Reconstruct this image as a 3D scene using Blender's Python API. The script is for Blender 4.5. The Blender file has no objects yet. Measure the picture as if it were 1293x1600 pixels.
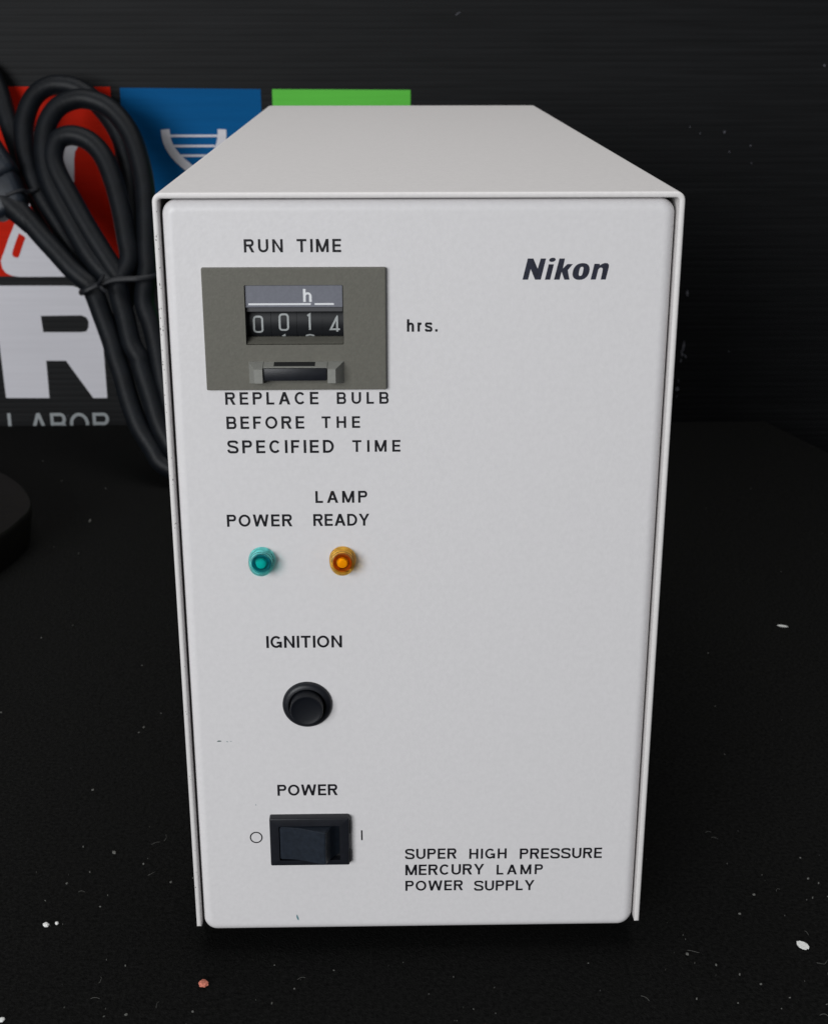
import bpy, bmesh, math, random
from mathutils import Vector, noise
random.seed(7)
S = 0.001                                   # everything below is written in millimetres
scene = bpy.context.scene

# ------------------------------------------------------------------ camera
cam_data = bpy.data.cameras.new("camera")
cam = bpy.data.objects.new("camera", cam_data)
scene.collection.objects.link(cam)
scene.camera = cam
cam.location = (-9.812 * S, -396.88 * S, 289.91 * S)
fwd = Vector((0.01950368, 0.94180852, -0.33558354))
cam.rotation_euler = fwd.to_track_quat('-Z', 'Y').to_euler()
cam_data.sensor_fit = 'HORIZONTAL'
cam_data.sensor_width = 36.0
cam_data.lens = 36.0 * 2171.44 / 1293.0
cam_data.clip_start = 0.01
cam_data.clip_end = 50
cam_data.dof.use_dof = True
cam_data.dof.focus_distance = 0.44
cam_data.dof.aperture_fstop = 44

# ------------------------------------------------------------------ light
world = bpy.data.worlds.new("World")
scene.world = world
world.use_nodes = True
bg = world.node_tree.nodes["Background"]
bg.inputs[0].default_value = (0.90, 0.95, 1.0, 1)
bg.inputs[1].default_value = 0.14
scene.view_settings.view_transform = 'Standard'
scene.view_settings.look = 'None'
scene.view_settings.exposure = 0.0

def area(name, loc, target, size, size_y, power, col):
    l = bpy.data.lights.new(name, 'AREA')
    l.shape = 'RECTANGLE'; l.size = size; l.size_y = size_y
    l.energy = power; l.color = col
    o = bpy.data.objects.new(name, l)
    scene.collection.objects.link(o)
    o.location = loc
    o.rotation_euler = (Vector(target) - Vector(loc)).to_track_quat('-Z', 'Y').to_euler()
    return o
area("window_light", (-1.35, -2.5, .80), (0, 0, .12), 1.5, 1.3, 76, (0.97, 0.985, 1.0))
area("top_fill_light", (0.0, 0.42, 2.1), (0, 0.3, 0), 1.4, 1.4, 20, (0.99, 0.98, 0.97))  # added overhead fill, no real fixture; brightens the top of the cover

# ------------------------------------------------------------------ materials
def mat(name, col, rough=0.5, spec=0.5, metal=0.0, mottle=0.0, mscale=60, bump=0.0, bscale=1500,
        trans=0.0, ior=1.45, coat=0.0, speck=None, stretch=None, detail=4):
    m = bpy.data.materials.new(name); m.use_nodes = True
    nt = m.node_tree; N = nt.nodes; L = nt.links
    b = N["Principled BSDF"]
    b.inputs["Base Color"].default_value = (*col, 1)
    b.inputs["Roughness"].default_value = rough
    b.inputs["Specular IOR Level"].default_value = spec
    b.inputs["Metallic"].default_value = metal
    b.inputs["IOR"].default_value = ior
    b.inputs["Transmission Weight"].default_value = trans
    b.inputs["Coat Weight"].default_value = coat
    tc = N.new("ShaderNodeTexCoord")
    src = tc.outputs["Object"]
    if stretch:
        mp = N.new("ShaderNodeMapping"); mp.inputs["Scale"].default_value = stretch
        L.new(src, mp.inputs[0]); src = mp.outputs[0]
    last = None
    if mottle:
        n = N.new("ShaderNodeTexNoise"); n.inputs["Scale"].default_value = mscale
        n.inputs["Detail"].default_value = detail
        L.new(src, n.inputs["Vector"])
        r = N.new("ShaderNodeMapRange"); r.inputs[1].default_value = .3; r.inputs[2].default_value = .7
        r.inputs[3].default_value = 1 - mottle; r.inputs[4].default_value = 1 + mottle
        L.new(n.outputs[0], r.inputs[0])
        mx = N.new("ShaderNodeMix"); mx.data_type = 'RGBA'; mx.blend_type = 'MULTIPLY'
        mx.inputs[0].default_value = 1
        mx.inputs[6].default_value = (*col, 1)
        L.new(r.outputs[0], mx.inputs[7]); last = mx.outputs[2]
    if speck:
        sc, thr, scol = speck
        n = N.new("ShaderNodeTexNoise"); n.inputs["Scale"].default_value = sc
        n.inputs["Detail"].default_value = 5
        L.new(src, n.inputs["Vector"])
        r = N.new("ShaderNodeMapRange"); r.inputs[1].default_value = thr; r.inputs[2].default_value = thr + .04
        L.new(n.outputs[0], r.inputs[0])
        mx = N.new("ShaderNodeMix"); mx.data_type = 'RGBA'
        L.new(r.outputs[0], mx.inputs[0])
        if last: L.new(last, mx.inputs[6])
        else: mx.inputs[6].default_value = (*col, 1)
        mx.inputs[7].default_value = (*scol, 1); last = mx.outputs[2]
    if last: L.new(last, b.inputs["Base Color"])
    if bump:
        n = N.new("ShaderNodeTexNoise"); n.inputs["Scale"].default_value = bscale
        n.inputs["Detail"].default_value = 3
        L.new(src, n.inputs["Vector"])
        bp = N.new("ShaderNodeBump"); bp.inputs["Strength"].default_value = 1
        bp.inputs["Distance"].default_value = bump * S
        L.new(n.outputs[0], bp.inputs["Height"]); L.new(bp.outputs[0], b.inputs["Normal"])
    return m

M = {}
M['paint'] = mat("panel_paint", (0.70, 0.683, 0.690), .42, .45, mottle=.022, mscale=650, bump=.05, bscale=900)
M['cover'] = mat("cover_paint", (0.735, 0.71, 0.70), .5, .4, mottle=.03, mscale=700, bump=.06, bscale=1100)
M['cover_edge'] = M['cover']
M['ink'] = mat("black_ink", (0.006, 0.006, 0.009), .5, .3, mottle=.3, mscale=800)
M['logo_ink'] = mat("logo_ink", (0.018, 0.02, 0.035), .4, .5, mottle=.3, mscale=900)
M['chassis'] = mat("dark_chassis", (0.02, 0.02, 0.022), .6, .3)
M['plate'] = mat("meter_grey", (0.125, 0.120, 0.100), .5, .45, mottle=.07, mscale=1100, bump=.04, bscale=1500)
M['meter_label'] = mat("meter_label", (0.165, 0.17, 0.20), .45, .4, mottle=.06, mscale=1100)
M['meter_well'] = mat("meter_well", (0.07, 0.07, 0.075), .5, .4)
M['ear'] = mat("meter_light_grey", (0.24, 0.24, 0.22), .5, .4, mottle=.06, mscale=900)
M['black'] = mat("black_plastic", (0.009, 0.010, 0.014), .42, .4, mottle=.15, mscale=500, bump=.03, bscale=2500)
M['rocker'] = mat("rocker_plastic", (0.015, 0.020, 0.029), .36, .5, mottle=.2, mscale=700, bump=.03, bscale=2500)
M['plunger'] = mat('plunger_plastic', (0.004, 0.005, 0.008), .5, .3, bump=.03, bscale=2500)
M['wheel'] = mat("wheel_black", (0.008, 0.009, 0.011), .5, .4)
M['digit'] = mat("digit_white", (0.38, 0.40, 0.40), .6, .3, mottle=.1, mscale=1500)
M['white_print'] = mat("white_print", (0.75, 0.76, 0.78), .5, .3)
M['teal_lens'] = mat("teal_lens", (0.45, 0.93, 0.90), .06, .5, trans=1.0, ior=1.12)
M['teal_core'] = mat("teal_core", (0.0, 0.46, 0.42), .35, .5)
M['teal_dark'] = mat("teal_dark", (0.0, 0.10, 0.13), .3, .5)
M['amber_lens'] = mat("amber_lens", (1.0, 0.74, 0.27), .06, .5, trans=1.0, ior=1.12)
M['amber_core'] = mat("amber_core", (1.0, 0.58, 0.01), .35, .5)
M['amber_dark'] = mat("amber_dark", (0.26, 0.05, 0.005), .3, .5)
M['cord'] = mat("cord_rubber", (0.0038, 0.0050, 0.0072), .5, .26, mottle=.25, mscale=120, bump=.15, bscale=400)
M['plug'] = mat("plug_rubber", (0.010, 0.014, 0.021), .42, .4, mottle=.2, mscale=300, bump=.1, bscale=900)
M['tie'] = mat("tie_wire", (0.009, 0.010, 0.013), .5, .4)
M['felt'] = mat("black_felt", (0.0066, 0.0066, 0.0063), .95, .08, mottle=.55, mscale=700, bump=.5, bscale=1400, detail=8)
M['old_paint'] = mat("brown_paint", (0.0045, 0.004, 0.0034), .7, .18, mottle=.3, mscale=150, bump=.1, bscale=500)
ST = (1, 1, 40)
def board_mat(name, col, rough, spec, mottle):
    return mat(name, col, rough, spec, mottle=mottle, mscale=12, stretch=(1, 1, 26), bump=.12, bscale=14, detail=6)
M['board'] = board_mat("board_black", (0.0085, 0.0088, 0.0095), .55, .14, .25)
M['red'] = board_mat("print_red", (0.50, 0.012, 0.002), .6, .08, .05)
M['blue'] = board_mat("print_blue", (0.0, 0.085, 0.25), .6, .08, .05)
M['green'] = board_mat("print_green", (0.11, 0.52, 0.06), .6, .15, .05)
M['bwhite'] = board_mat("print_white", (0.60, 0.59, 0.63), .5, .3, .03)
M['bgrey'] = board_mat("print_grey", (0.30, 0.32, 0.33), .5, .3, .05)
M['scuff'] = mat("scuff", (0.13, 0.13, 0.15), .8, .2, mottle=.5, mscale=900)
M['red_crumb'] = mat("red_crumb", (0.60, 0.20, 0.14), .8, .2, mottle=.25, mscale=1500, bump=.3, bscale=1500)
M['flake'] = mat("flake_white", (0.80, 0.80, 0.78), .7, .2, mottle=.06, mscale=1500, bump=.2, bscale=1500)
M['lint'] = mat("lint_grey", (0.13, 0.13, 0.12), .9, .1)
M['stain'] = mat("ink_stain", (0.12, 0.24, 0.27), .6, .3, mottle=.3, mscale=2500)
M['smudge'] = mat("dark_smudge", (0.09, 0.14, 0.13), .6, .3)
M['pale_smudge'] = mat("pale_smudge", (0.40, 0.44, 0.45), .6, .3)
M['chip'] = mat("paint_chip", (0.16, 0.15, 0.14), .7, .2)

# ------------------------------------------------------------------ helpers
def obj(name, bm, m, parent=None, smooth=False):
    me = bpy.data.meshes.new(name)
    bm.normal_update()
    for v in bm.verts: v.co *= S
    bm.to_mesh(me); bm.free()
    if smooth:
        for p in me.polygons: p.use_smooth = True
        try: me.set_sharp_from_angle(angle=math.radians(38))
        except Exception: pass
    me.materials.append(M[m] if isinstance(m, str) else m)
    o = bpy.data.objects.new(name, me)
    scene.collection.objects.link(o)
    if parent:
        o.parent = parent
        o.matrix_parent_inverse = parent.matrix_world.inverted()
    return o
def thing(name, label, cat, loc, group=None):
    o = bpy.data.objects.new(name, None); o.empty_display_size = .02
    scene.collection.objects.link(o)
    o.location = Vector(loc) * S
    bpy.context.view_layer.update()
    o['label'] = label; o['category'] = cat
    if group: o['group'] = group
    return o
def tag(o, label, cat, group=None):
    o['label'] = label; o['category'] = cat
    if group: o['group'] = group
    return o
def rr(x0, x1, z0, z1, r, n=8):
    """rounded rectangle outline; r = one radius or (tl, tr, br, bl); counter-clockwise seen from -Y"""
    if not isinstance(r, tuple): r = (r,) * 4
    tl, tr, br, bl = [max(v, 1e-4) for v in r]
    out = []
    for cx, cz, rad, a0 in ((x0 + bl, z0 + bl, bl, 180), (x1 - br, z0 + br, br, 270), (x1 - tr, z1 - tr, tr, 0), (x0 + tl, z1 - tl, tl, 90)):
        for k in range(n + 1):
            a = math.radians(a0 + 90 * k / n)
            out.append((cx + rad * math.cos(a), cz + rad * math.sin(a)))
    return out
def cap(bm, loops):
    """fill planar vertex loops (outer and holes)"""
    es = []
    for lp in loops:
        for i in range(len(lp)):
            e = bm.edges.get((lp[i], lp[(i + 1) % len(lp)])) or bm.edges.new((lp[i], lp[(i + 1) % len(lp)]))
            es.append(e)
    bmesh.ops.triangle_fill(bm, use_beauty=True, use_dissolve=False, edges=es, normal=(0, -1, 0))
def bridge(bm, a, b):
    n = len(a)
    for i in range(n):
        bm.faces.new((a[i], a[(i + 1) % n], b[(i + 1) % n], b[i]))
def plate(x0, x1, z0, z1, yf, yb, r, er, n=8, k=5, holes=(), bm=None, hole_depth=None):
    """rounded plate: front at yf, back at yb, corner radius r, rounded front edge er, optional holes (outlines)"""
    bm = bm or bmesh.new()
    if not isinstance(r, tuple): r = (r,) * 4
    rings = []
    ys = [(0, yb)] + [(er * (1 - math.cos(math.radians(90 * i / k))), yf + er * (1 - math.sin(math.radians(90 * i / k)))) for i in range(k + 1)]
    if er > 1: ys.append((er + .5, yf))
    for ins, y in ys:
        o = rr(x0 + ins, x1 - ins, z0 + ins, z1 - ins, tuple(max(v - ins, .02) for v in r), n)
        rings.append([bm.verts.new((x, y, z)) for x, z in o])
    for a, b in zip(rings, rings[1:]): bridge(bm, a, b)
    hl = []
    for h in holes:
        f = [bm.verts.new((x, yf, z)) for x, z in h]
        b = [bm.verts.new((x, yb if hole_depth is None else yf + hole_depth, z)) for x, z in h]
        bridge(bm, b, f); hl.append(f)
    if hl: cap(bm, [rings[-1]] + hl)
    else: bm.faces.new(rings[-1])
    bmesh.ops.recalc_face_normals(bm, faces=bm.faces)
    return bm
def lathe(cx, cz, prof, n=48, bm=None):
    """turn (radius, y) profile about an axis along Y"""
    bm = bm or bmesh.new(); rings = []
    for r, y in prof:
        if r < 1e-6: rings.append([bm.verts.new((cx, y, cz))])
        else: rings.append([bm.verts.new((cx + r * math.cos(2 * math.pi * i / n), y, cz + r * math.sin(2 * math.pi * i / n))) for i in range(n)])
    for a, b in zip(rings, rings[1:]):
        for i in range(n):
            j = (i + 1) % n
            if len(a) == 1 and len(b) == 1: continue
            if len(a) == 1: bm.faces.new((a[0], b[j], b[i]))
            elif len(b) == 1: bm.faces.new((a[i], a[j], b[0]))
            else: bm.faces.new((a[i], a[j], b[j], b[i]))
    bmesh.ops.recalc_face_normals(bm, faces=bm.faces)
    return bm
def prism(pts, y0, y1, bm=None):
    bm = bm or bmesh.new()
    a = [bm.verts.new((x, y0, z)) for x, z in pts]; b = [bm.verts.new((x, y1, z)) for x, z in pts]
    bridge(bm, a, b)
    bm.faces.new(a); bm.faces.new(b)
    bmesh.ops.recalc_face_normals(bm, faces=bm.faces)
    return bm
def flat(loops, y, bm=None, t=None):
    """printed shape: thin layer in the XZ plane facing -Y, later loops are holes"""
    bm = bm or bmesh.new()
    cap(bm, [[bm.verts.new((x, y, z)) for x, z in lp] for lp in loops])
    for f in bm.faces:
        f.normal_update()
        if f.normal.y > 0: f.normal_flip()
    return bm
def box(x0, x1, y0, y1, z0, z1, bev=0, seg=2, bm=None):
    own = bm is None
    bm = bm or bmesh.new()
    vs = [bm.verts.new((x, y, z)) for x in (x0, x1) for y in (y0, y1) for z in (z0, z1)]
    for f in ((0, 1, 3, 2), (4, 6, 7, 5), (0, 4, 5, 1), (2, 3, 7, 6), (0, 2, 6, 4), (1, 5, 7, 3)):
        bm.faces.new([vs[i] for i in f])
    bmesh.ops.recalc_face_normals(bm, faces=bm.faces)
    if bev and own:
        bmesh.ops.bevel(bm, geom=bm.edges[:], offset=bev, segments=seg, profile=.5, affect='EDGES')
    return bm
def catmull(P, sub=8):
    P = [Vector(p) for p in P]
    Q = [P[0] * 2 - P[1]] + P + [P[-1] * 2 - P[-2]]
    out = []
    for i in range(1, len(Q) - 2):
        for k in range(sub):
            t = k / sub
            out.append(.5 * ((2 * Q[i]) + (Q[i + 1] - Q[i - 1]) * t + (2 * Q[i - 1] - 5 * Q[i] + 4 * Q[i + 1] - Q[i + 2]) * t * t + (3 * Q[i] - Q[i - 1] - 3 * Q[i + 1] + Q[i + 2]) * t ** 3))
    out.append(P[-1].copy())
    return out
def tube(P, r, bm=None, n=14, sub=8, closed=False):
    bm = bm or bmesh.new()
    C = catmull(P, sub) if sub > 1 else [Vector(p) for p in P]
    rad = r if callable(r) else (lambda t: r)
    up = None; rings = []
    m = len(C)
    for i, c in enumerate(C):
        if closed: t = (C[(i + 1) % m] - C[i - 1]).normalized()
        else: t = (C[min(i + 1, m - 1)] - C[max(i - 1, 0)]).normalized()
        if up is None: up = t.orthogonal().normalized()
        up = (up - t * up.dot(t)).normalized(); side = t.cross(up)
        q = rad(i / max(1, m - 1))
        rings.append([bm.verts.new(c + (up * math.cos(2 * math.pi * k / n) + side * math.sin(2 * math.pi * k / n)) * q) for k in range(n)])
    for a, b in zip(rings, rings[1:]): bridge(bm, a, b)
    if closed: bridge(bm, rings[-1], rings[0])
    else: bm.faces.new(rings[0]); bm.faces.new(rings[-1])
    bmesh.ops.recalc_face_normals(bm, faces=bm.faces)
    return bm
def ribbon(pts, w, place, closed=False, bm=None):
    """flat stroke of width w along 2-D pts; place(x, z) -> 3-D"""
    bm = bm or bmesh.new()
    P = [Vector(p) for p in pts]; m = len(P); L = []; R = []
    for i in range(m):
        a = P[i - 1] if (i or closed) else P[i]; b = P[(i + 1) % m] if (i < m - 1 or closed) else P[i]
        d1 = (P[i] - a); d2 = (b - P[i])
        d1 = d1.normalized() if d1.length else d2.normalized(); d2 = d2.normalized() if d2.length else d1
        t = (d1 + d2).normalized(); nrm = Vector((-t.y, t.x)); s = w / 2 / max(.5, nrm.dot(Vector((-d1.y, d1.x))))
        L.append(bm.verts.new(place(*(P[i] + nrm * s)))); R.append(bm.verts.new(place(*(P[i] - nrm * s))))
    for i in range(m if closed else m - 1):
        j = (i + 1) % m; bm.faces.new((L[i], L[j], R[j], R[i]))
    return bm
# drawn lettering: every glyph is built from strokes on a height of 1; s = stroke width
GW = dict(A=.90, B=.76, C=.84, D=.80, E=.66, F=.62, G=.86, H=.78, I=.15, L=.60, M=.96, N=.80, O=.92, P=.72, R=.78, S=.76, T=.74, U=.78, W=1.22, Y=.86)
GW.update({'h': .56, 'r': .36, 's': .50, '.': .17})
def arc(cx, cz, rx, rz, a0, a1, n=10):
    return [(cx + rx * math.cos(math.radians(a0 + (a1 - a0) * k / n)), cz + rz * math.sin(math.radians(a0 + (a1 - a0) * k / n))) for k in range(n + 1)]
def glyph(ch, s, W=None):
    W = W or GW[ch]; h = s * .46; e = s * .92      # e: thickness of horizontals
    v = lambda x, a=0, b=1: ('p', [(x, a), (x + s, a), (x + s, b), (x, b)])
    hz = lambda x0, x1, z: ('p', [(x0, z), (x1, z), (x1, z + e), (x0, z + e)])
    di = lambda xb, xt, z0=0, z1=1, w=1.12: ('p', [(xb, z0), (xb + s * w, z0), (xt + s * w, z1), (xt, z1)])
    st = lambda P, cl=False: ('s', P, cl)
    bowl = lambda x0, x1, z0, z1, cl=False: st([(x0, z1 - h), (x1 - (z1 - z0) * .42, z1 - h)] + arc(x1 - (z1 - z0) * .42, (z0 + z1) / 2, (z1 - z0) * .42 - h, (z1 - z0) / 2 - h, 80, -80, 10) + [(x1 - (z1 - z0) * .42, z0 + h), (x0, z0 + h)])
    if ch == 'I': return [v(0)]
    if ch == 'L': return [v(0), hz(s, W, 0)]
    if ch == 'E': return [v(0), hz(s, W, 0), hz(s, W, 1 - e), hz(s, W * .94, .5 - e / 2 + .01)]
    if ch == 'F': return [v(0), hz(s, W, 1 - e), hz(s, W * .9, .5 - e / 2)]
    if ch == 'H': return [v(0), v(W - s), hz(s, W - s, .5 - e / 2 + .01)]
    if ch == 'T': return [hz(0, W, 1 - e), v(W / 2 - s / 2, 0, 1 - e)]
    if ch == 'P': return [v(0), bowl(s, W, .44, 1)]
    if ch == 'B': return [v(0), bowl(s, W * .96, .5 - h, 1), bowl(s, W, 0, .5 + h)]
    if ch == 'R': return [v(0), bowl(s, W * .97, .44, 1), ('p', [(W - s * 1.12, 0), (W + s * .05, 0), (W * .68, .5), (W * .68 - s * 1.1, .5)])]
    if ch == 'D': return [v(0), st([(s, 1 - h), (W * .42, 1 - h)] + arc(W * .42, .5, W * .58 - h, .5 - h, 80, -80, 14) + [(W * .42, h), (s, h)])]
    if ch == 'O': return [st(arc(W / 2, .5, W / 2 - h, .5 - h, 0, 350, 28)[:-1] + [(W / 2 + (W / 2 - h) * math.cos(math.radians(350)), .5 + (.5 - h) * math.sin(math.radians(350)))], True)]
    if ch == 'C': return [st(arc(W / 2, .5, W / 2 - h, .5 - h, 40, 320, 24))]
    if ch == 'G': return [st(arc(W / 2, .5, W / 2 - h, .5 - h, 42, 318, 24)), v(W - s, .02, .52), hz(W * .55, W - s, .52 - e)]
    if ch == 'U': return [v(0, .36), v(W - s, .36), st([(s / 2, .37)] + arc(W / 2, .36, W / 2 - s / 2, .36 - h, 180, 360, 16) + [(W - s / 2, .37)])]
    if ch == 'N': return [v(0), v(W - s), ('p', [(s * .9, 1), (s * .0, 1), (W - s * .9, 0), (W, 0)])]
    if ch == 'M': return [v(0), v(W - s), ('p', [(0, 1), (s * 1.1, 1), (W / 2 + s * .5, .02), (W / 2 - s * .5, .02)]), ('p', [(W, 1), (W - s * 1.1, 1), (W / 2 - s * .5, .02), (W / 2 + s * .5, .02)])]
    if ch == 'A': return [di(0, W / 2 - s * .56), ('p', [(W - s * 1.12, 0), (W, 0), (W / 2 + s * .56, 1), (W / 2 - s * .56, 1)]), hz(W * .22, W * .78, .24)]
    if ch == 'W': return [('p', [(W * .24 - s * .5, 0), (W * .24 + s * .5, 0), (s * 1.05, 1), (0, 1)]), ('p', [(W * .24 - s * .5, 0), (W * .24 + s * .5, 0), (W * .5 + s * .5, 1), (W * .5 - s * .5, 1)]),
                          ('p', [(W * .76 - s * .5, 0), (W * .76 + s * .5, 0), (W * .5 + s * .5, 1), (W * .5 - s * .5, 1)]), ('p', [(W * .76 - s * .5, 0), (W * .76 + s * .5, 0), (W, 1), (W - s * 1.05, 1)])]
    if ch == 'Y': return [v(W / 2 - s / 2, 0, .44), ('p', [(W / 2 - s / 2, .40), (W / 2 + s / 2, .40), (s * 1.12, 1), (0, 1)]), ('p', [(W / 2 - s / 2, .40), (W / 2 + s / 2, .40), (W, 1), (W - s * 1.12, 1)])]
    if ch in 'Ss':
        k = 1 if ch == 'S' else .74
        P = [(W * .93, k * .74), (W * .82, k * .88), (W * .5, k - h), (W * .17, k * .88), (W * .09, k * .72), (W * .22, k * .575), (W * .5, k * .515), (W * .80, k * .43), (W * .92, k * .27), (W * .82, k * .11), (W * .5, h), (W * .16, k * .12), (W * .05, k * .29)]
        return [('s', [(q.x, q.z) for q in catmull([(x, 0, z) for x, z in P], 4)], False)]
    if ch == 'h': return [v(0), v(W - s, 0, .5), st(arc(W / 2 + s * .1, .47, W / 2 - s * .6, .74 - .47 - h, 165, 0, 12))]
    if ch == 'r': return [v(0, 0, .74), st(arc(W * .9, .44, W * .9 - s * .5, .74 - .44 - h, 170, 92, 8))]
    if ch == '.': return [v(0, 0, s * 1.05)]
def lettering(body, x0, x1, z0, z1, y, s=.15, squeeze=1.0, bm=None):
    """word fitted between x0 and x1; glyph shapes keep their width, the gaps take the rest"""
    bm = bm or bmesh.new(); H = z1 - z0
    ws = [GW[c] * H * squeeze for c in body]
    gap = (x1 - x0 - sum(ws)) / max(1, len(body) - 1)
    if gap < .13 * H and len(body) > 1:
        k = (x1 - x0 - .13 * H * (len(body) - 1)) / sum(ws); squeeze *= k; ws = [w * k for w in ws]; gap = .13 * H
    x = x0; lay = 0
    for c, w in zip(body, ws):
        if len(body) == 1: squeeze = (x1 - x0) / H / GW[c]
        for g in glyph(c, s / squeeze if False else s, GW[c]):
            lay += 1; yy = y - .002 * (lay % 4)
            if g[0] == 'p': 
                bm.faces.new([bm.verts.new((x + px * H * squeeze, yy, z0 + pz * H)) for px, pz in g[1]])
            else: ribbon([(x + px * H * squeeze, z0 + pz * H) for px, pz in g[1]], s * H * .93, lambda a, b: (a, yy, b), g[2], bm)
        x += w + gap
    for f in bm.faces:
        f.normal_update()
        if f.normal.y > 0: f.normal_flip()
    return bm
WORDS = [
    ('RUN', -49.79, -38.76, 226.98, 230.71),
    ('TIME', -34.83, -22.25, 226.98, 230.73),
    ('hrs.', -3.63, 5.18, 203.92, 207.6),
    ('REPLACE', -57.09, -29.7, 182.3, 186.11),
    ('BULB', -24.32, -9.05, 182.37, 185.98),
    ('BEFORE', -57.05, -34.06, 174.87, 178.74),
    ('THE', -28.93, -17.56, 175.01, 178.62),
    ('SPECIFIED', -57.0, -25.47, 167.32, 171.38),
    ('TIME', -19.97, -5.63, 167.55, 171.23),
    ('LAMP', -31.34, -15.7, 151.49, 155.3),
    ('POWER', -58.3, -38.54, 144.02, 147.93),
    ('READY', -32.14, -15.12, 144.07, 147.94),
    ('IGNITION', -47.82, -24.15, 103.38, 107.52),
    ('POWER', -46.1, -26.51, 50.27, 54.38),
    ('SUPER', -4.46, 12.59, 25.52, 29.54),
    ('HIGH', 16.81, 29.25, 25.39, 29.3),
    ('PRESSURE', 33.64, 61.08, 25.13, 29.17),
    ('MERCURY', -4.47, 21.87, 19.27, 23.39),
    ('LAMP', 26.03, 41.52, 19.1, 22.97),
    ('POWER', -4.48, 14.83, 13.13, 17.11),
    ('SUPPLY', 18.69, 38.91, 12.83, 16.83),
]
LOGO = {
    'n_cap': [[(29.51, 218.94), (30.88, 225.01), (32.47, 225.0), (33.78, 222.07), (34.58, 224.99), (36.1, 224.99), (34.76, 218.92), (33.12, 218.93), (31.79, 221.98), (31.11, 218.94)]],
    'i_stem': [[(35.94, 218.92), (36.9, 223.33), (38.4, 223.33), (37.46, 218.91)]],
    'i_dot': [[(38.85, 224.78), (38.85, 224.6), (38.76, 224.41), (38.58, 224.24), (38.34, 224.11), (38.06, 224.02), (37.76, 223.99), (37.48, 224.02), (37.25, 224.11), (37.08, 224.24), (36.99, 224.41), (36.99, 224.6), (37.09, 224.79), (37.26, 224.96), (37.5, 225.09), (37.78, 225.17), (38.08, 225.2), (38.36, 225.17), (38.59, 225.09), (38.77, 224.95)]],
    'k': [[(38.55, 218.91), (39.93, 224.98), (41.51, 224.97), (41.0, 222.1), (42.28, 223.39), (43.85, 223.38), (42.42, 221.63), (43.03, 218.89), (41.54, 218.9), (40.67, 221.18), (40.16, 218.9)]],
    'o': [[(48.64, 221.22), (48.5, 220.64), (48.3, 220.18), (48.03, 219.78), (47.7, 219.44), (47.32, 219.17), (46.89, 218.98), (46.41, 218.86), (45.83, 218.82), (45.27, 218.86), (44.83, 218.99), (44.47, 219.18), (44.19, 219.46), (43.98, 219.79), (43.86, 220.2), (43.83, 220.66), (43.89, 221.24), (44.04, 221.82), (44.24, 222.28), (44.51, 222.68), (44.83, 223.02), (45.21, 223.28), (45.64, 223.48), (46.12, 223.6), (46.7, 223.63), (47.26, 223.59), (47.7, 223.47), (48.06, 223.27), (48.34, 223.0), (48.55, 222.67), (48.67, 222.27), (48.7, 221.8)], [(46.82, 221.27), (46.71, 220.74), (46.62, 220.45), (46.52, 220.23), (46.4, 220.08), (46.26, 220.0), (46.03, 219.97), (45.81, 220.0), (45.7, 220.09), (45.64, 220.24), (45.61, 220.45), (45.63, 220.74), (45.71, 221.28), (45.82, 221.8), (45.91, 222.1), (46.01, 222.31), (46.13, 222.46), (46.27, 222.55), (46.5, 222.58), (46.72, 222.55), (46.83, 222.46), (46.89, 222.31), (46.91, 222.09), (46.9, 221.8)]],
    'n': [[(49.08, 218.87), (50.01, 223.42), (51.54, 223.41), (51.56, 222.98), (52.31, 223.43), (53.01, 223.65), (53.73, 223.61), (54.16, 223.17), (54.19, 222.51), (53.44, 218.89), (52.0, 218.89), (52.42, 221.39), (52.43, 222.06), (52.15, 222.33), (51.59, 222.26), (51.2, 221.81), (50.57, 218.9)]],
}

# ------------------------------------------------------------------ the setting: table cloth
TZ = -10.0                                   # height of the cloth
bm = bmesh.new()
def cloth_z(x, y):
    return TZ + .5 * noise.noise(Vector((x * .012, y * .012, 1))) + .18 * noise.noise(Vector((x * .06, y * .06, 4)))
# back edge runs along the board, right edge slants away behind
XS = [-700 + 12 * i for i in range(118)]; YS = [-520 + 12 * j for j in range(98)] + [651]
grid = {}
def right_edge(y): return 284 + (664 - y) * (28 / 97.0)
for j, y in enumerate(YS):
    for i, x in enumerate(XS):
        xx = min(x, right_edge(y))
        grid[i, j] = bm.verts.new((xx, y, cloth_z(xx, y)))
for j in range(len(YS) - 1):
    for i in range(len(XS) - 1):
        q = [grid[i, j], grid[i + 1, j], grid[i + 1, j + 1], grid[i, j + 1]]
        if abs(q[0].co.x - q[1].co.x) + abs(q[2].co.x - q[3].co.x) > .01: bm.faces.new(q)
bmesh.ops.remove_doubles(bm, verts=bm.verts, dist=.005)
edge = [e for e in bm.edges if e.is_boundary and (all(v.co.y > 650 for v in e.verts) or all(abs(v.co.x - right_edge(v.co.y)) < .05 for v in e.verts))]
r = bmesh.ops.extrude_edge_only(bm, edges=edge)
for v in [g for g in r['geom'] if isinstance(g, bmesh.types.BMVert)]:
    v.co.z -= 60; v.co.x += 1.5 if v.co.x > 200 else 0
tb = obj("table_cloth", bm, 'felt', smooth=True); tb['kind'] = 'structure'
# far floor below the table
bm = bmesh.new()
bm.faces.new([bm.verts.new(p) for p in ((-3000, -2500, -750), (3000, -2500, -750), (3000, 2500, -750), (-3000, 2500, -750))])
fl = obj("floor", bm, 'felt'); fl['kind'] = 'structure'

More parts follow.
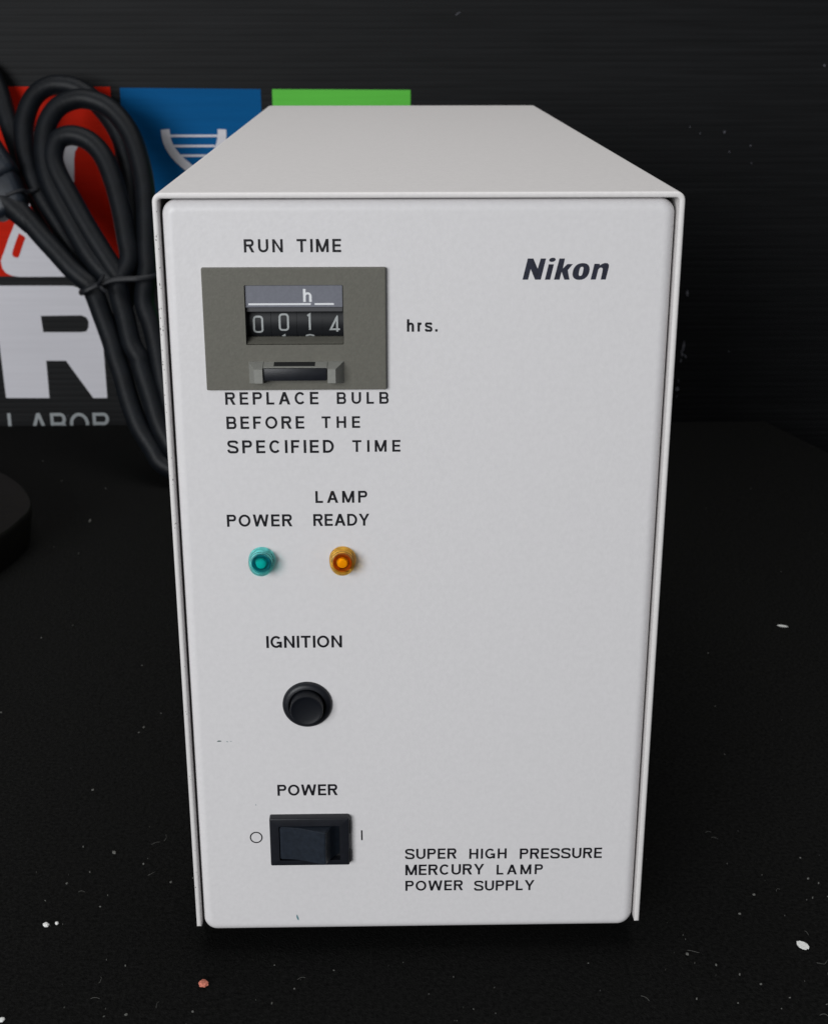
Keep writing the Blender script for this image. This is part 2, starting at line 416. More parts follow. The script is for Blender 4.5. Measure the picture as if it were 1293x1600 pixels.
# ------------------------------------------------------------------ printed board behind
BY = 655.4
board = thing("display_board", "black plastic board behind the table with red, blue and green tiles and white letters", "board", (0, BY, -400))
bm = bmesh.new()                              # fluted sheet: fine horizontal ribs
z = -420.0; rows = []
while z < 900:
    for dz, dy in ((0, .07), (1.2, -.0), (3.2, -.0), (4.4, .07)):
        if z > -60 and z < 420 or dz == 0:
            rows.append((z + dz, BY + .3 + dy))
    z += 4.5
rows.append((900, BY + .4))
pr = None
for zz, yy in rows:
    a = (bm.verts.new((-1500, yy, zz)), bm.verts.new((1500, yy, zz)))
    if pr: bm.faces.new((pr[0], pr[1], a[1], a[0]))
    pr = a
box(-1500, 1500, BY + .6, BY + 4.6, -420, 900, bm=bm)
obj("sheet", bm, 'board', board)
PY = BY - .1
def bprint(name, loops, m, dy=0.0, label=None):
    o = obj(name, flat(loops, PY - dy), m, board)
    if label: o['label'] = label
    return o
bprint("color_tile", [[(-308, 106), (-207.3, 105.7), (-207.3, 242.6), (-308, 242.9)]], 'red', 0, "red tile with a white laboratory flask")
bprint("color_tile", [[(-200.4, 105.6), (-99, 105.3), (-99, 240.9), (-200.4, 241.9)]], 'blue', 0, "blue tile with a white helix")
bprint("color_tile", [[(-90.7, 105.3), (9.4, 105), (9.4, 240.2), (-90.7, 240.8)]], 'green', 0, "plain green tile")
def smooth2(P, sub=4):
    Q = catmull([(x, 0, z) for x, z in P] + [(P[0][0], 0, P[0][1])], sub)[:-1]
    return [(v.x, v.z) for v in Q]
flask = [(-269.0, 211), (-234.7, 211), (-233.5, 208.3), (-233.5, 201), (-236.2, 197), (-237.2, 192), (-238.9, 169.8), (-224.9, 143.6), (-209.8, 117), (-210.5, 109), (-217.3, 105.5),
         (-285.5, 105.5), (-291.0, 106.4), (-295.2, 108.6), (-297.4, 112), (-298.0, 117.5), (-296.6, 121), (-294.8, 124.5), (-290.6, 134.1), (-286.0, 143.1), (-276.3, 168), (-272.8, 185.6), (-271.7, 197.4), (-271.9, 199.3), (-271, 209.2)]
bprint("flask_print", [flask], 'bwhite', .25)
bprint("flask_mark", [smooth2([(-282.5, 138.1), (-278.3, 134.9), (-279.7, 131.4), (-284.1, 121.2), (-286.1, 120.1), (-288.4, 121), (-288.7, 123.9), (-285.9, 130.9)])], 'red', .5)
bprint("flask_mark", [smooth2([(-274.6, 157.4), (-271.4, 157.9), (-268.8, 156.6), (-268.6, 154.2), (-269.8, 151.6), (-273.1, 150), (-277.2, 152.1), (-277.4, 155.3)])], 'red', .5)
def ribp(pts, w, dy, m, name, sub=6):
    Q = catmull([(x, 0, z) for x, z in pts], sub) if sub > 1 else [Vector((x, 0, z)) for x, z in pts]
    return obj(name, ribbon([(v.x, v.z) for v in Q], w, lambda x, z: (x, PY - dy, z)), m, board)
ribp([(-169.5, 212.8), (-168.6, 205), (-165.6, 198.0), (-160.5, 191.5), (-152.5, 184.5), (-142, 176), (-133, 166), (-129.5, 152), (-129, 140)], 6.3, .25, 'bwhite', "helix_strand")
ribp([(-128.2, 212.8), (-128.6, 206), (-131.5, 198), (-137, 191), (-147, 182.5), (-157, 175), (-165.5, 165), (-169, 152), (-169.4, 140)], 6.3, .3, 'bwhite', "helix_strand")
for zz, a, b in ((208.2, -167, -130), (201.0, -164, -134), (194.1, -159, -140), (163, -164, -134), (156, -167, -131)):
    ribp([(a, zz), (b, zz)], 1.6, .2, 'bwhite', "helix_rung", 1)
bprint("letter_print", [[(-306.3, 98.9), (-251.4, 98.7), (-245.5, 98.4), (-242.3, 97.2), (-239.5, 94.6), (-234.5, 87.5), (-230.1, 79.9), (-227.7, 71.1), (-226.6, 61), (-226.3, 40.6), (-226.3, 11), (-237.1, 11), (-255.7, 40.7), (-270.9, 40.8), (-271, 11.2), (-304.4, 11.4)],
        [(-271.9, 75.7), (-241, 76), (-237.4, 74.3), (-236, 71.2), (-236.4, 66.8), (-238.2, 63.6), (-242, 63), (-271.2, 63.1)]], 'bwhite', .25, "large white letter R")
for ch, a, b in (("L", -304.9, -294.5), ("A", -288.2, -273.8), ("B", -271.8, -259.4), ("O", -256.7, -242.1), ("R", -238.9, -226.0)):
    o = obj("letter_print", lettering(ch, a, b, -18.5, -.9, PY - .25, .15), 'bgrey', board)
    o['label'] = "small grey letter " + ch
for (x, z_, w, h, a) in ((220.8, 91, 1.2, 3.4, .1), (220.6, 50, 1.4, 4.4, -.1), (219.6, 44, .9, 3.0, .3), (222.4, 42, .7, 2.4, .5), (219.2, 38.5, .8, 1.6, 0), (218.2, 22.5, .5, 1.6, 0), (217.9, 16, 1.4, 2, 0), (217.8, 9.5, .5, 1.0, 0),
                         (256, 45.5, .5, .6, 0), (240.2, 210.3, .9, .9, 0), (222.3, 209.4, .6, .6, 0), (260.4, 200.6, .6, .6, 0), (309.5, 256.9, 1.0, .9, 0), (43.7, 292.7, 2.6, .5, .5), (245, 196, .5, .7, 0), (262, 188, .4, .7, 0), (214.4, 214, .4, .5, 0), (-258, -3.5, .4, .4, 0)):
    pts = []
    for k in range(10):
        t = 2 * math.pi * k / 10; q = random.uniform(.55, 1.15)
        px, pz = w * q * math.cos(t), h * q * math.sin(t)
        pts.append((x + px * math.cos(a) - pz * math.sin(a), z_ + px * math.sin(a) + pz * math.cos(a)))
    bprint("scuff_mark", [pts], 'scuff', .3)

# ------------------------------------------------------------------ power supply
W2, H, D = 75.0, 243.7, 405.9
psu = thing("lamp_power_supply", "off white metal power supply box with hour meter, indicator lamps and switches", "power supply", (0, 0, TZ))
# cover: one folded sheet, open below, swept as a section from front to back with rounded lips
t = 1.7
def cover_section(ins):
    """outline of the folded sheet, inset by ins on all sides"""
    o = []
    ro, ri = 2.6 - ins, 1.0 + ins
    x = W2 - ins; zt = H - ins; zb = 0.0 + ins
    o.append((-x, zb))
    for k in range(7):
        a = math.radians(180 - 90 * k / 6); o.append((-x + ro + ro * math.cos(a), zt - ro + ro * math.sin(a)))
    for k in range(7):
        a = math.radians(90 - 90 * k / 6); o.append((x - ro + ro * math.cos(a), zt - ro + ro * math.sin(a)))
    o.append((x, zb))
    xi = W2 - t + ins; zi = H - t + ins - .0
    o.append((xi, zb))
    for k in range(7):
        a = math.radians(0 + 90 * k / 6); o.append((xi - ri + ri * math.cos(a), zi - ri + ri * math.sin(a)))
    for k in range(7):
        a = math.radians(90 + 90 * k / 6); o.append((-xi + ri + ri * math.cos(a), zi - ri + ri * math.sin(a)))
    o.append((-xi, zb))
    return o
bm = bmesh.new(); rings = []
for ins, y in ((.72, 0), (.42, .06), (.18, .24), (.04, .5), (0, .8), (0, D - .5), (.4, D)):
    rings.append([bm.verts.new((x, y, z)) for x, z in cover_section(ins)])
for a, b in zip(rings, rings[1:]): bridge(bm, a, b)
bm.faces.new(rings[0]); bm.faces.new(rings[-1])
bmesh.ops.recalc_face_normals(bm, faces=bm.faces)
bmesh.ops.triangulate(bm, faces=[f for f in bm.faces if len(f.verts) > 4])
obj("cover", bm, 'cover', psu, smooth=True)
# inner chassis, back and feet
obj("chassis", box(-71.5, 71.5, 6, D - 4, -2.0, 239, .6), 'chassis', psu)
obj("rear_panel", plate(-72.4, 72.4, .5, 241, D - 3.5, D - 1.5, 2, .2), 'cover', psu)
for fx in (-58, 58):
    for fy in (34, 372):
        bm = bmesh.new()
        n = 24; prev = None
        for rad, zz in ((0, TZ + .3), (7, TZ + .3), (8, TZ + 1.2), (8.5, -1.9), (0, -1.9)):
            ring = [bm.verts.new((fx + rad * math.cos(2 * math.pi * i / n), fy + rad * math.sin(2 * math.pi * i / n), zz)) for i in range(n)]
            if prev: bridge(bm, prev, ring)
            prev = ring
        bmesh.ops.remove_doubles(bm, verts=bm.verts, dist=.001)
        bmesh.ops.recalc_face_normals(bm, faces=bm.faces)
        obj("rubber_foot", bm, 'black', psu, smooth=True)

FY = 0.35                                    # front face of the panel
win = rr(-50.1, -21.9, 200.6, 217.9, .2, 1)
panel = obj("front_panel", plate(-72.7, 72.6, -2.3, 241.6, FY, FY + 5, (4.2, 4.2, 5.0, 4.6), 3.0, n=10, k=8,
            holes=[rr(-51, -21, 199.6, 218.8, .2, 1)] , hole_depth=3), 'paint', psu, smooth=True)

# hour meter ---------------------------------------------------------------
meter = obj("hour_meter", plate(-62.1, -9.7, 187.1, 222.8, -1.3, FY + .0, .3, .25, n=2, k=2, holes=[win], hole_depth=1.6), 'plate', psu)
meter['label'] = "grey hour meter plate reading 0014"
MW = FY + 4.6
bm = bmesh.new()                             # well behind the window
wl = [bm.verts.new((x, .25, z)) for x, z in win]; wb = [bm.verts.new((x, MW, z)) for x, z in win]
bridge(bm, wl, wb); bm.faces.new(wb)
obj("counter_well", bm, 'meter_well', meter)
obj("counter_label", box(-49.9, -22.1, -.6, .3, 211.4, 217.75, .08, 1), 'meter_label', meter)
obj("unit_print", lettering("h", -33.35, -30.9, 212.95, 216.7, -.64, .17), 'white_print', meter)
for a, b in ((-49.05, -31.2), (-30.1, -24.6)):
    obj("unit_line", flat([[(a, 212.05), (b, 212.05), (b, 212.6), (a, 212.6)]], -.64), 'white_print', meter)
bm = bmesh.new()                             # sloping sill and upper lip
bm.faces.new([bm.verts.new(p) for p in ((-49.9, -.9, 200.75), (-22.1, -.9, 200.75), (-22.1, 2.6, 202.1), (-49.9, 2.6, 202.1))])
bm.faces.new([bm.verts.new(p) for p in ((-49.9, 2.6, 202.1), (-22.1, 2.6, 202.1), (-22.1, 4.4, 202.1), (-49.9, 4.4, 202.1))])
obj("window_sill", bm, 'plate', meter)
obj("window_lip", box(-49.9, -22.1, .35, 1.7, 209.9, 211.3, .15, 1), 'meter_well', meter)
# digit wheels: drums on a shaft along X, digits lie on the drum surface
WR, WCY, WCZ = 7.0, 9.2, 206.2
def on_drum(x, s, lift=.05):
    a = s / WR
    return (x, WCY - (WR + lift) * math.cos(a), WCZ + (WR + lift) * math.sin(a))
def dense(P, step=.25, closed=False):
    out = []
    Q = P + ([P[0]] if closed else [])
    for (x0, z0), (x1, z1) in zip(Q, Q[1:]):
        n = max(1, int(math.hypot(x1 - x0, z1 - z0) / step))
        out += [(x0 + (x1 - x0) * k / n, z0 + (z1 - z0) * k / n) for k in range(n)]
    if not closed: out.append(P[-1])
    return out
GL = {'0': [(rr(-1.15, 1.15, -2.2, 2.2, .75, 4), True)],
      '1': [([(-.55, 1.75), (.05, 2.2), (.05, -2.2)], False)],
      '4': [([(1.3, -1.45), (-1.25, -1.45), (.55, 2.1), (.55, -2.2)], False)],
      '2': [([(-1.2, 1.2), (-.9, 2.0), (0, 2.25), (.9, 2.0), (1.2, 1.2), (-1.1, -2.2), (1.2, -2.2)], False)],
      '5': [([(1.1, 2.2), (-1.0, 2.2), (-1.1, .3), (.6, .4), (1.2, -.6), (.8, -1.9), (-1.1, -2.1)], False)]}
for i, (cx, seq, off) in enumerate(((-46.75, ['0', '1'], -.38), (-39.3, ['0', '1'], .25), (-31.85, ['1', '2'], .25), (-24.45, ['4', '5'], -.38))):
    bm = bmesh.new(); n = 64; a = []; b = []
    x0, x1 = max(cx - 3.68, -50.2), min(cx + 3.68, -22.0)
    for k in range(n):
        an = 2 * math.pi * k / n
        a.append(bm.verts.new((x0, WCY - WR * math.cos(an), WCZ + WR * math.sin(an))))
        b.append(bm.verts.new((x1, WCY - WR * math.cos(an), WCZ + WR * math.sin(an))))
    bridge(bm, a, b); bm.faces.new(a); bm.faces.new(b)
    bmesh.ops.recalc_face_normals(bm, faces=bm.faces)
    wh = obj("digit_wheel", bm, 'wheel', meter, smooth=True)
    bm = bmesh.new()
    for q, ch in enumerate(seq):
        for P, cl in GL[ch]:
            ribbon([(cx + x, z + off - q * (6.4 if i in (1, 2) else 6.8)) for x, z in dense([(u * 1.05, w * 1.05) for u, w in P], .3, cl)], .56, on_drum, cl, bm)
    # digits belong to the wheel surface; join them into one part beside it
    dg = obj("digit", bm, 'digit', meter); dg['label'] = "white digit " + seq[0]
# reset lever
def ear(xa, xb, xo):
    """bracket ear: front face xa..xb, sloping out to xo at the plate"""
    bm = bmesh.new()
    xi = xb if xo < xa else xa; fo = xa if xo < xa else xb
    v = [bm.verts.new(p) for p in ((xo, -1.32, 195.7), (xi, -1.32, 195.7), (xi, -6.4, 194.5), (fo, -6.4, 194.5), (xo, -1.32, 189.2), (xi, -1.32, 189.2), (xi, -6.4, 190.4), (fo, -6.4, 190.4))]
    for f in ((0, 1, 2, 3), (4, 5, 6, 7), (3, 2, 6, 7), (0, 3, 7, 4), (1, 2, 6, 5)): bm.faces.new([v[i] for i in f])
    bmesh.ops.recalc_face_normals(bm, faces=bm.faces)
    return bm
obj("bracket_ear", ear(-47.7, -45.3, -49.6), 'ear', meter)
obj("bracket_ear", ear(-26.6, -24.3, -22.0), 'ear', meter)
bm = box(-45.15, -26.8, -5.6, -1.35, 190.9, 194.6, .35, 2)
obj("reset_button", bm, 'black', meter, smooth=True)
bm = bmesh.new()
L0, L1 = (-1.33, 195.6), (-4.9, 194.72)
A_ = [bm.verts.new((x, y, z)) for x in (-45.2, -26.75) for y, z in (L0, L1, (L1[0], L1[1] - .5), (L0[0], L0[1] - 1.4))]
bm.faces.new(A_[:4]); bm.faces.new(A_[4:]); bridge(bm, A_[:4], A_[4:])
bmesh.ops.recalc_face_normals(bm, faces=bm.faces)
obj("button_ledge", bm, 'ear', meter)
bm = bmesh.new()
bm.faces.new([bm.verts.new((x, L0[0] + (L1[0] - L0[0]) * t_, L0[1] + (L1[1] - L0[1]) * t_ + .04)) for x, t_ in rr(-42.2, -30.3, .06, .78, .01, 1)])
obj("finger_slot", bm, 'wheel', meter)

# indicator lamps ------------------------------------------------------------
for cx, key, lab in ((-48.1, 'teal', "green power indicator lamp"), (-23.45, 'amber', "amber lamp ready indicator")):
    cz = 133.3
    lens = obj("indicator_lens", lathe(cx, cz, [(0, -5.0), (3.2, -5.0), (3.55, -4.7), (3.62, -3.3), (3.85, -3.1), (3.85, -1.9), (4.0, -1.7), (4.12, .28), (3.3, .28), (3.05, -3.75), (1.95, -3.95), (0, -3.9)], 48), key + '_lens', psu, smooth=True)
    lens['label'] = lab
    obj("lamp_cup", lathe(cx, cz, [(1.8, -2.6), (2.85, -2.7), (2.98, -2.95), (2.8, -3.3), (1.9, -3.15), (1.8, -2.6)], 40), key + '_dark', lens, smooth=True)
    obj("lamp_core", lathe(cx, cz, [(1.7, .3), (1.7, -3.0), (1.45, -3.5), (0, -3.75)], 32), key + '_core', lens, smooth=True)

# ignition button ------------------------------------------------------------
bt = obj("ignition_button", lathe(-35.55, 83.7, [(7.85, FY), (7.85, -.3), (7.5, -1.0), (6.6, -1.45), (6.0, -1.5), (5.85, -1.1), (5.75, -1.1), (5.5, .2), (0, .2)], 64), 'black', psu, smooth=True)
obj("plunger", lathe(-35.55, 84.0, [(5.25, .1), (5.2, -4.7), (5.05, -5.05), (4.8, -5.1), (4.55, -5.0), (3.4, -4.7), (0, -4.62)], 64), 'plunger', bt, smooth=True)

# rocker switch ----------------------------------------------------------------
sw = obj("rocker_switch", plate(-48.9, -22.9, 25.4, 43.3, -2.5, FY, .5, .45, n=3, k=3, holes=[rr(-45.9, -25.9, 27.4, 40.4, .3, 2)], hole_depth=2.8), 'black', psu, smooth=True)
for zz in (38.9, 28.0):
    obj("side_tab", box(-22.95, -22.55, -1.6, FY, zz - 2.1, zz + 2.1, .12, 1), 'black', sw)
bm = bmesh.new()
prof = [(-45.6, .2), (-45.6, -2.3), (-45.3, -2.6), (-43.5, -2.75), (-41, -3.05), (-38.5, -3.65), (-36, -4.5), (-33.5, -5.4), (-31.7, -6.1), (-31.2, -6.3), (-30.7, -6.25), (-30.4, -5.9), (-29.6, -4.3), (-28.3, -2.0), (-27.2, -.6), (-26.2, .2)]
prof = prof[:1] + [(v.x, v.z) for v in catmull([(x, 0, y) for x, y in prof[1:-1]], 3)] + prof[-1:]
A = [bm.verts.new((x, y, 40.1)) for x, y in prof]; B = [bm.verts.new((x, y, 28.0)) for x, y in prof]
for i in range(len(prof) - 1): bm.faces.new((A[i], A[i + 1], B[i + 1], B[i]))
fa = bm.faces.new(A); fb = bm.faces.new(B)
bmesh.ops.recalc_face_normals(bm, faces=bm.faces)
bmesh.ops.bevel(bm, geom=list(set(fa.edges[:] + fb.edges[:])), offset=.3, segments=3, affect='EDGES')
obj("rocker", bm, 'rocker', sw, smooth=True)
bm = bmesh.new(); bm.faces.new([bm.verts.new(p) for p in ((-46, .25, 27.3), (-25.8, .25, 27.3), (-25.8, .25, 40.5), (-46, .25, 40.5))])
obj("switch_floor", bm, 'wheel', sw)

# printing on the panel --------------------------------------------------------
TY = FY - .03
for body, x0, x1, z0, z1 in WORDS:
    bolder = .19 if z1 > 45 else .185
    o = obj("printed_word", lettering(body, x0, x1, z0, z1, TY, bolder, 1.0 if z1 > 45 else .98), 'ink', psu)
    o['label'] = "black printed word " + body
bm = bmesh.new()
for k, loops in LOGO.items():
    if k == 'n': loops = [[(v.x, v.z) for v in [Vector((x, 0, z)) for x, z in loops[0]]]]
    flat(loops, TY, bm)
o = obj("printed_logo", bm, 'logo_ink', psu); o['label'] = "bold slanted black logo Nikon"
ring = [(-53.65 + 1.9 * math.cos(2 * math.pi * k / 40), 34.6 + 1.95 * math.sin(2 * math.pi * k / 40)) for k in range(40)]
o = obj("printed_symbol", ribbon(ring, .42, lambda x, z: (x, TY, z), True), 'ink', psu); o['label'] = "printed circle for off"
o = obj("printed_symbol", flat([[(-19.05, 33.1), (-18.55, 33.1), (-18.6, 36.9), (-19.1, 36.9)]], TY), 'ink', psu); o['label'] = "printed bar for on"
# marks of use
rc = random.Random(11)
bm = bmesh.new()
for k in range(46):
    zz = 240 - 95 * rc.random() ** 1.5 if k < 34 else rc.uniform(5, 150)
    xx = rc.uniform(-74.7, -73.7); w_ = rc.uniform(.06, .17); h_ = w_ * rc.uniform(1, 3.2)
    f_ = [bm.verts.new((xx + w_ * math.cos(a_) * rc.uniform(.6, 1.1), -.012 + (.05 if abs(xx + 74.15) > .5 else 0), zz + h_ * math.sin(a_) * rc.uniform(.6, 1.1))) for a_ in [2 * math.pi * q / 7 for q in range(7)]]
    bm.faces.new(f_)
pc = obj("paint_chips", bm, 'chip', psu); pc['kind'] = 'stuff'
def blotch(name, m, cx, cz, w, h, a=0, n=12, j=.25):
    pts = []
    for k in range(n):
        t_ = 2 * math.pi * k / n; q = random.uniform(1 - j, 1 + j)
        px, pz = w * q * math.cos(t_), h * q * math.sin(t_)
        pts.append((cx + px * math.cos(a) - pz * math.sin(a), cz + px * math.sin(a) + pz * math.cos(a)))
    return obj(name, flat([pts], TY), m, psu)
blotch("ink_mark", 'smudge', -64.0, 70.6, .75, .22, 0)
blotch("ink_mark", 'pale_smudge', -61.6, 70.4, .35, .2, 0)
blotch("ink_mark", 'pale_smudge', -60.4, 70.5, .35, .15, 0)
blotch("ink_mark", 'stain', -40.85, 3.0, .32, 1.15, .28, j=.15)
blotch("ink_mark", 'pale_smudge', -53.3, 46.9, .12, .45, .1)

# ------------------------------------------------------------------ power cord coiled behind
CORD = {
    'outer_loop': [(-195.0, 555.6, 118.5), (-209.7, 562.4, 133.0), (-223.4, 572.1, 153.8), (-236.0, 581.8, 174.7), (-242.4, 589.0, 190.5), (-244.6, 596.3, 206.2), (-242.4, 603.1, 221.0), (-234.1, 608.2, 232.1), (-220.1, 610.4, 236.8), (-205.4, 608.9, 233.6), (-194.6, 605.5, 226.2), (-184.9, 599.7, 213.5), (-178.6, 591.9, 196.6), (-175.0, 584.2, 179.8), (-173.7, 574.5, 158.9), (-173.2, 564.8, 138.1), (-172.3, 559.9, 127.7), (-174.6, 550.4, 107.4), (-169.6, 543.6, 92.9), (-166.2, 537.7, 80.4), (-160.6, 525.6, 54.8), (-152.2, 514.2, 31.0), (-141.2, 506.5, 15.1)],
    'inner_loop': [(-189.6, 554.1, 119.8), (-199.3, 560.4, 133.3), (-213.5, 570.1, 154.1), (-226.1, 579.8, 174.9), (-234.7, 586.5, 189.6), (-237.6, 591.4, 200.1), (-234.4, 596.0, 210.1), (-225.0, 597.5, 213.2), (-213.1, 595.8, 209.5), (-203.5, 591.4, 200.0), (-196.6, 584.6, 185.3), (-190.8, 575.9, 166.5), (-187.0, 567.6, 148.8), (-184.8, 560.4, 133.3), (-192.0, 553.8, 119.3), (-191.2, 549.8, 110.8), (-187.3, 543.9, 98.3), (-182.6, 535.7, 80.9), (-177.0, 531.2, 71.5), (-175.7, 528.6, 66.0), (-169.4, 520.3, 48.7), (-162.0, 510.6, 28.4), (-151.7, 503.6, 13.8), (-136.5, 498.9, 3.9)],
    'back_loop': [(-209.0, 567.1, 110.7), (-222.8, 576.4, 130.8), (-235.5, 586.1, 151.9), (-249.4, 595.8, 173.1), (-257.1, 603.0, 189.1), (-261.3, 610.3, 205.1), (-261.6, 617.6, 221.1), (-256.7, 623.9, 235.0), (-248.8, 627.3, 242.6), (-239.1, 628.5, 245.2), (-225.4, 627.5, 243.1), (-213.9, 624.1, 235.5), (-202.9, 619.0, 224.2), (-194.2, 612.7, 210.3), (-190.1, 606.4, 196.4), (-187.7, 600.6, 183.6), (-186.0, 590.9, 162.3), (-184.7, 581.2, 141.2), (-183.7, 575.4, 128.5), (-192, 561.1, 97.6), (-188, 554.0, 82.4), (-181, 547.2, 67.6), (-167.7, 535.8, 43.2), (-158.7, 524.4, 19.0), (-143.2, 517.7, 4.8)],
    'far_loop': [(-216.3, 581.6, 111.5), (-229.0, 588.4, 126.5), (-238.4, 595.2, 141.5), (-247.8, 602.5, 157.6), (-257.2, 609.7, 173.7), (-264.4, 617.5, 191.0), (-270.9, 624.3, 206.1), (-276.9, 631.5, 222.4), (-282.4, 638.8, 238.7), (-289.5, 644.6, 251.8), (-300.0, 647.6, 258.4), (-312.8, 648.5, 260.5), (-330, 647, 250), (-345, 640, 225)],
    'plug_lead': [(-261.8, 578.9, 166.3), (-255.0, 575.5, 159.0), (-245.9, 570.9, 149.1), (-234.5, 565.5, 137.6), (-223.2, 560.2, 126.2), (-213.0, 556.6, 118.4), (-211.1, 555.6, 116.3), (-207.7, 552.3, 109.3), (-203.2, 547.1, 98.3), (-199.9, 543.4, 90.3), (-196.0, 538.7, 80.3), (-193.2, 534.2, 70.9), (-189.4, 529.6, 61.2), (-184.2, 521.9, 44.9), (-177.4, 514.1, 28.7), (-168.4, 507.8, 15.5), (-160.7, 502.8, 5.0), (-141.2, 498.4, -3.0)],
}
cord = thing("power_cord", "thick black power cord coiled in loops and tied, standing behind the white box at left", "power cord", (-175, 520, TZ))
bm = bmesh.new()
for P in CORD.values(): tube(P, 6.9, bm, 18, 6)
obj("cable", bm, 'cord', cord, smooth=True)
# wire tie round the bundle
tf = [(-216, 547, 113.5), (-212.8, 540.5, 115.4), (-208.1, 539.5, 117.9), (-201.7, 540.5, 120.3), (-193.3, 541.5, 122.8), (-183.7, 542, 123.5), (-175.2, 542.5, 123.7), (-167.0, 547, 124.2), (-165, 560, 124), (-176, 578, 121), (-196, 590, 116), (-212, 588, 112), (-219, 566, 111)]
bm = tube([Vector(p) for p in catmull(tf + tf[:1], 4)[:-1]], 2.1, None, 8, 1, True)
tube([(-203, 540, 119.5), (-201.5, 536.5, 122), (-199.5, 535.5, 125), (-198, 536.5, 128)], 1.3, bm, 8, 4)
tube([(-202, 540, 120), (-200, 535, 119), (-197, 534.5, 116.5)], 1.3, bm, 8, 4)
obj("wire_tie", bm, 'tie', cord, smooth=True)
# moulded plug with its strain relief, hanging at the left
def rprism(c0, c1, w0, h0, w1, h1, bev):
    c0, c1 = Vector(c0), Vector(c1); t_ = (c1 - c0).normalized(); sx = Vector((1, 0, 0)); sx = (sx - t_ * sx.dot(t_)).normalized(); sy = t_.cross(sx)
    bm = bmesh.new(); vs = []
    for c, w, h in ((c0, w0, h0), (c1, w1, h1)):
        vs.append([bm.verts.new(c + sx * a * w / 2 + sy * b * h / 2) for a, b in ((-1, -1), (1, -1), (1, 1), (-1, 1))])
    bridge(bm, vs[0], vs[1]); bm.faces.new(vs[0]); bm.faces.new(vs[1])
    bmesh.ops.recalc_face_normals(bm, faces=bm.faces)
    bmesh.ops.bevel(bm, geom=bm.edges[:], offset=bev, segments=4, profile=.5, affect='EDGES')
    return bm
obj("plug_body", rprism((-296, 600, 214), (-275, 588, 181), 30, 26, 33, 28, 6), 'plug', cord, smooth=True)
obj("plug_collar", rprism((-280, 590, 184), (-266, 582, 162), 34, 24, 25, 20, 5), 'plug', cord, smooth=True)
obj("strain_relief", tube([(-272, 584, 172), (-262, 579, 164), (-252, 574, 155)], lambda q: 9.5 - 2.6 * q, None, 16, 6), 'cord', cord, smooth=True)
obj("twist_tie", tube([(-268, 576, 175), (-259, 578, 178), (-255, 585, 176.5), (-250, 588, 178)], 1.5, None, 8, 6), 'tie', cord, smooth=True)

# ------------------------------------------------------------------ dark instrument base at the left edge
bm = bmesh.new()
out = [(v.x, v.y) for v in catmull([(-330, 505, 0), (-290, 488, 0), (-262, 465, 0), (-240, 436, 0), (-227, 408, 0), (-222, 388, 0), (-223.5, 368, 0), (-228, 345, 0), (-237, 320, 0), (-265, 268, 0), (-330, 230, 0)], 5)]
cxm = sum(p[0] for p in out) / len(out); cym = sum(p[1] for p in out) / len(out)
rings = []
for sc, zz in ((.90, TZ + .3), (.93, TZ + 4), (1.0, 10.5), (1.0, 12), (.992, 13.3), (.975, 14.0)):
    rings.append([bm.verts.new((cxm + (x - cxm) * sc, cym + (y - cym) * sc, zz)) for x, y in out])
for a, b in zip(rings, rings[1:]): bridge(bm, a, b)
bm.faces.new(rings[-1])
bmesh.ops.recalc_face_normals(bm, faces=bm.faces)
tag(obj("instrument_base", bm, 'old_paint', smooth=True), "rounded dark brown base of an instrument cut off by the left edge", "base")

# ------------------------------------------------------------------ crumbs and lint on the cloth
def crumb(name, x, y, w, d, h, a, m, label, cat, shape=None, group=None):
    bm = bmesh.new()
    if shape:
        top = [bm.verts.new((px * w, py * d, h * (1 + .35 * py))) for px, py in shape]
        bot = [bm.verts.new((px * w * .95, py * d * .95, 0)) for px, py in shape]
        bridge(bm, bot, top); bm.faces.new(top); bm.faces.new(bot)
        bmesh.ops.recalc_face_normals(bm, faces=bm.faces)
    else:
        bmesh.ops.create_icosphere(bm, subdivisions=3, radius=1)
        for v in bm.verts:
            q = 1 + .35 * noise.noise(v.co * 2.1 + Vector((x, y, 0)))
            v.co = Vector((v.co.x * w * q, v.co.y * d * q, (v.co.z * q + .85) * h))
    for v in bm.verts:
        X = v.co.x * math.cos(a) - v.co.y * math.sin(a); Y_ = v.co.x * math.sin(a) + v.co.y * math.cos(a)
        v.co = Vector((x + X, y + Y_, TZ + .35 + v.co.z))
    return tag(obj(name, bm, m, smooth=not shape), label, cat, group)
crumb("crumb", -71.0, -17.8, 1.55, 1.75, .75, .2, 'red_crumb', "small reddish crumb on the black cloth below the box's left corner", "crumb")
crumb("paint_flake", 131.2, -1.7, 2.5, 1.9, .5, -.9, 'flake', "large white pointed flake on the black cloth right of the box", "flake",
      [(-1.0, .05), (-.75, .55), (-.2, .85), (.4, .8), (.85, .45), (1.0, .1), (.8, -.05), (.9, -.4), (.45, -.75), (-.1, -.8), (-.65, -.5)])
crumb("paint_flake", 196, 261.8, 2.9, 1.2, .4, -.35, 'flake', "thin white flake far back on the cloth, halfway up the right side", "flake",
      [(-1, .1), (-.4, .7), (.5, .6), (1, 0), (.5, -.6), (-.5, -.7)])
crumb("crumb", -130, 15.1, 1.0, 1.2, .5, .4, 'flake', "larger of two white specks side by side, lower left on the cloth", "crumb")
crumb("crumb", -126.4, 16.0, .6, .8, .4, .4, 'flake', "smaller of two white specks side by side, lower left on the cloth", "crumb")
crumb("crumb", -133.0, -33.8, 1.1, 1.1, .5, .0, 'flake', "white speck in the bottom left corner of the picture", "crumb")
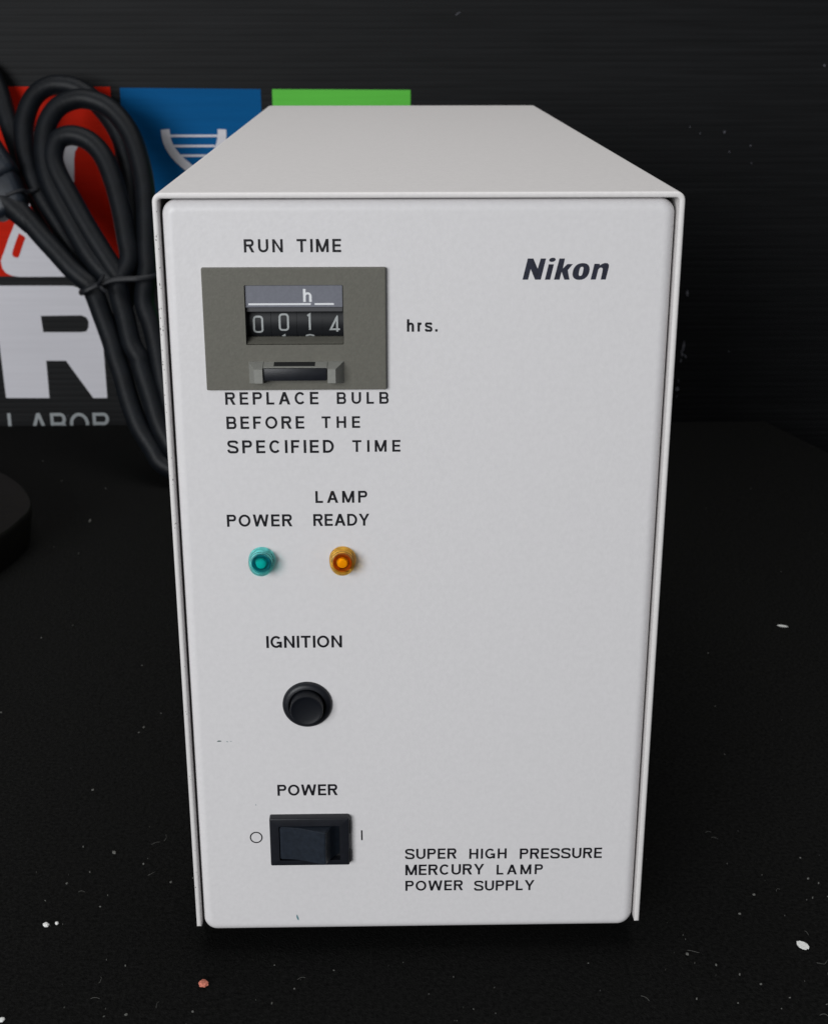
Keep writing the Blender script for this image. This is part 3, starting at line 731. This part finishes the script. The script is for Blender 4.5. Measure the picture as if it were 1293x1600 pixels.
LINT = [(-131.4, 105.6, .8), (-114.4, 59.8, 1.7), (-126.9, 64.0, .55), (-119.1, 158.9, .8), (144.5, 37.4, .7), (147.5, 34.5, .7), (142.7, 25.6, .6), (122.0, 27.9, .7), (114.1, 16.7, .6), (99.4, -11.2, .6), (106.1, -16.3, .7), (111.9, -21.3, .5), (-72.9, -30.9, .6), (-98.4, -7.5, .5), (-41.1, -20.4, .35), (-47.9, -27.4, .5), (89.3, -28.1, .7), (90.9, -5.3, 1.1), (-197, 431, 1.5), (-93.9, -31.9, .7), (150, 230, .9), (120, 300, .9), (-102, 52, .7), (-90, 40, .7), (-121, 47, .6), (-128, 40, .6)]
rnd = random.Random(3)
for k in range(260):
    y = rnd.uniform(-60, 620) if k % 3 else rnd.uniform(-60, 60)
    x = rnd.uniform(-190, 190) * (1 + max(0, y) * .0012)
    if abs(x) < 78 and y > -2: continue
    if y > 60 and rnd.random() < .6: continue
    LINT.append((x, y, rnd.uniform(.06, .19) * (1 + max(0, y) * .002)))
bm = bmesh.new()
for x, y, s_ in LINT:
    a = rnd.uniform(0, math.pi); big = s_ > .34 and y < 300; l = s_ * (rnd.uniform(.45, .8) if big else rnd.uniform(1.0, 2.4)); w = s_ * (.34 if big else .42)
    c, s2 = math.cos(a), math.sin(a); zc = TZ + .55
    P = [(-l, 0, 0), (-l * .3, -w, .1), (l * .4, -w * .8, .05), (l, 0, 0), (l * .3, w, .1), (-l * .5, w * .8, 0)]
    top = [bm.verts.new((x + px * c - py * s2, y + px * s2 + py * c, zc + pz + min(.2, s_ * .3))) for px, py, pz in P]
    bot = [bm.verts.new((x + px * c - py * s2, y + px * s2 + py * c, zc - .3)) for px, py, pz in P]
    bridge(bm, bot, top); bm.faces.new(top)
for k in range(40):                           # curled fibres
    y = rnd.uniform(-55, 90); x = rnd.uniform(-170, 170)
    if abs(x) < 80 and y > -4: continue
    a = rnd.uniform(0, 6.28); l = rnd.uniform(1.2, 4.5); cu = rnd.uniform(-1.2, 1.2)
    pts = []
    for i in range(5):
        pts.append((x, y, TZ + .7 + .3 * math.sin(i)))
        x += l / 4 * math.cos(a); y += l / 4 * math.sin(a); a += cu / 3
    tube(pts, .055, bm, 4, 2)
li = obj("lint", bm, 'lint'); li['kind'] = 'stuff'
tag(li, "pale specks of lint and fibre scattered over the black cloth", "lint")
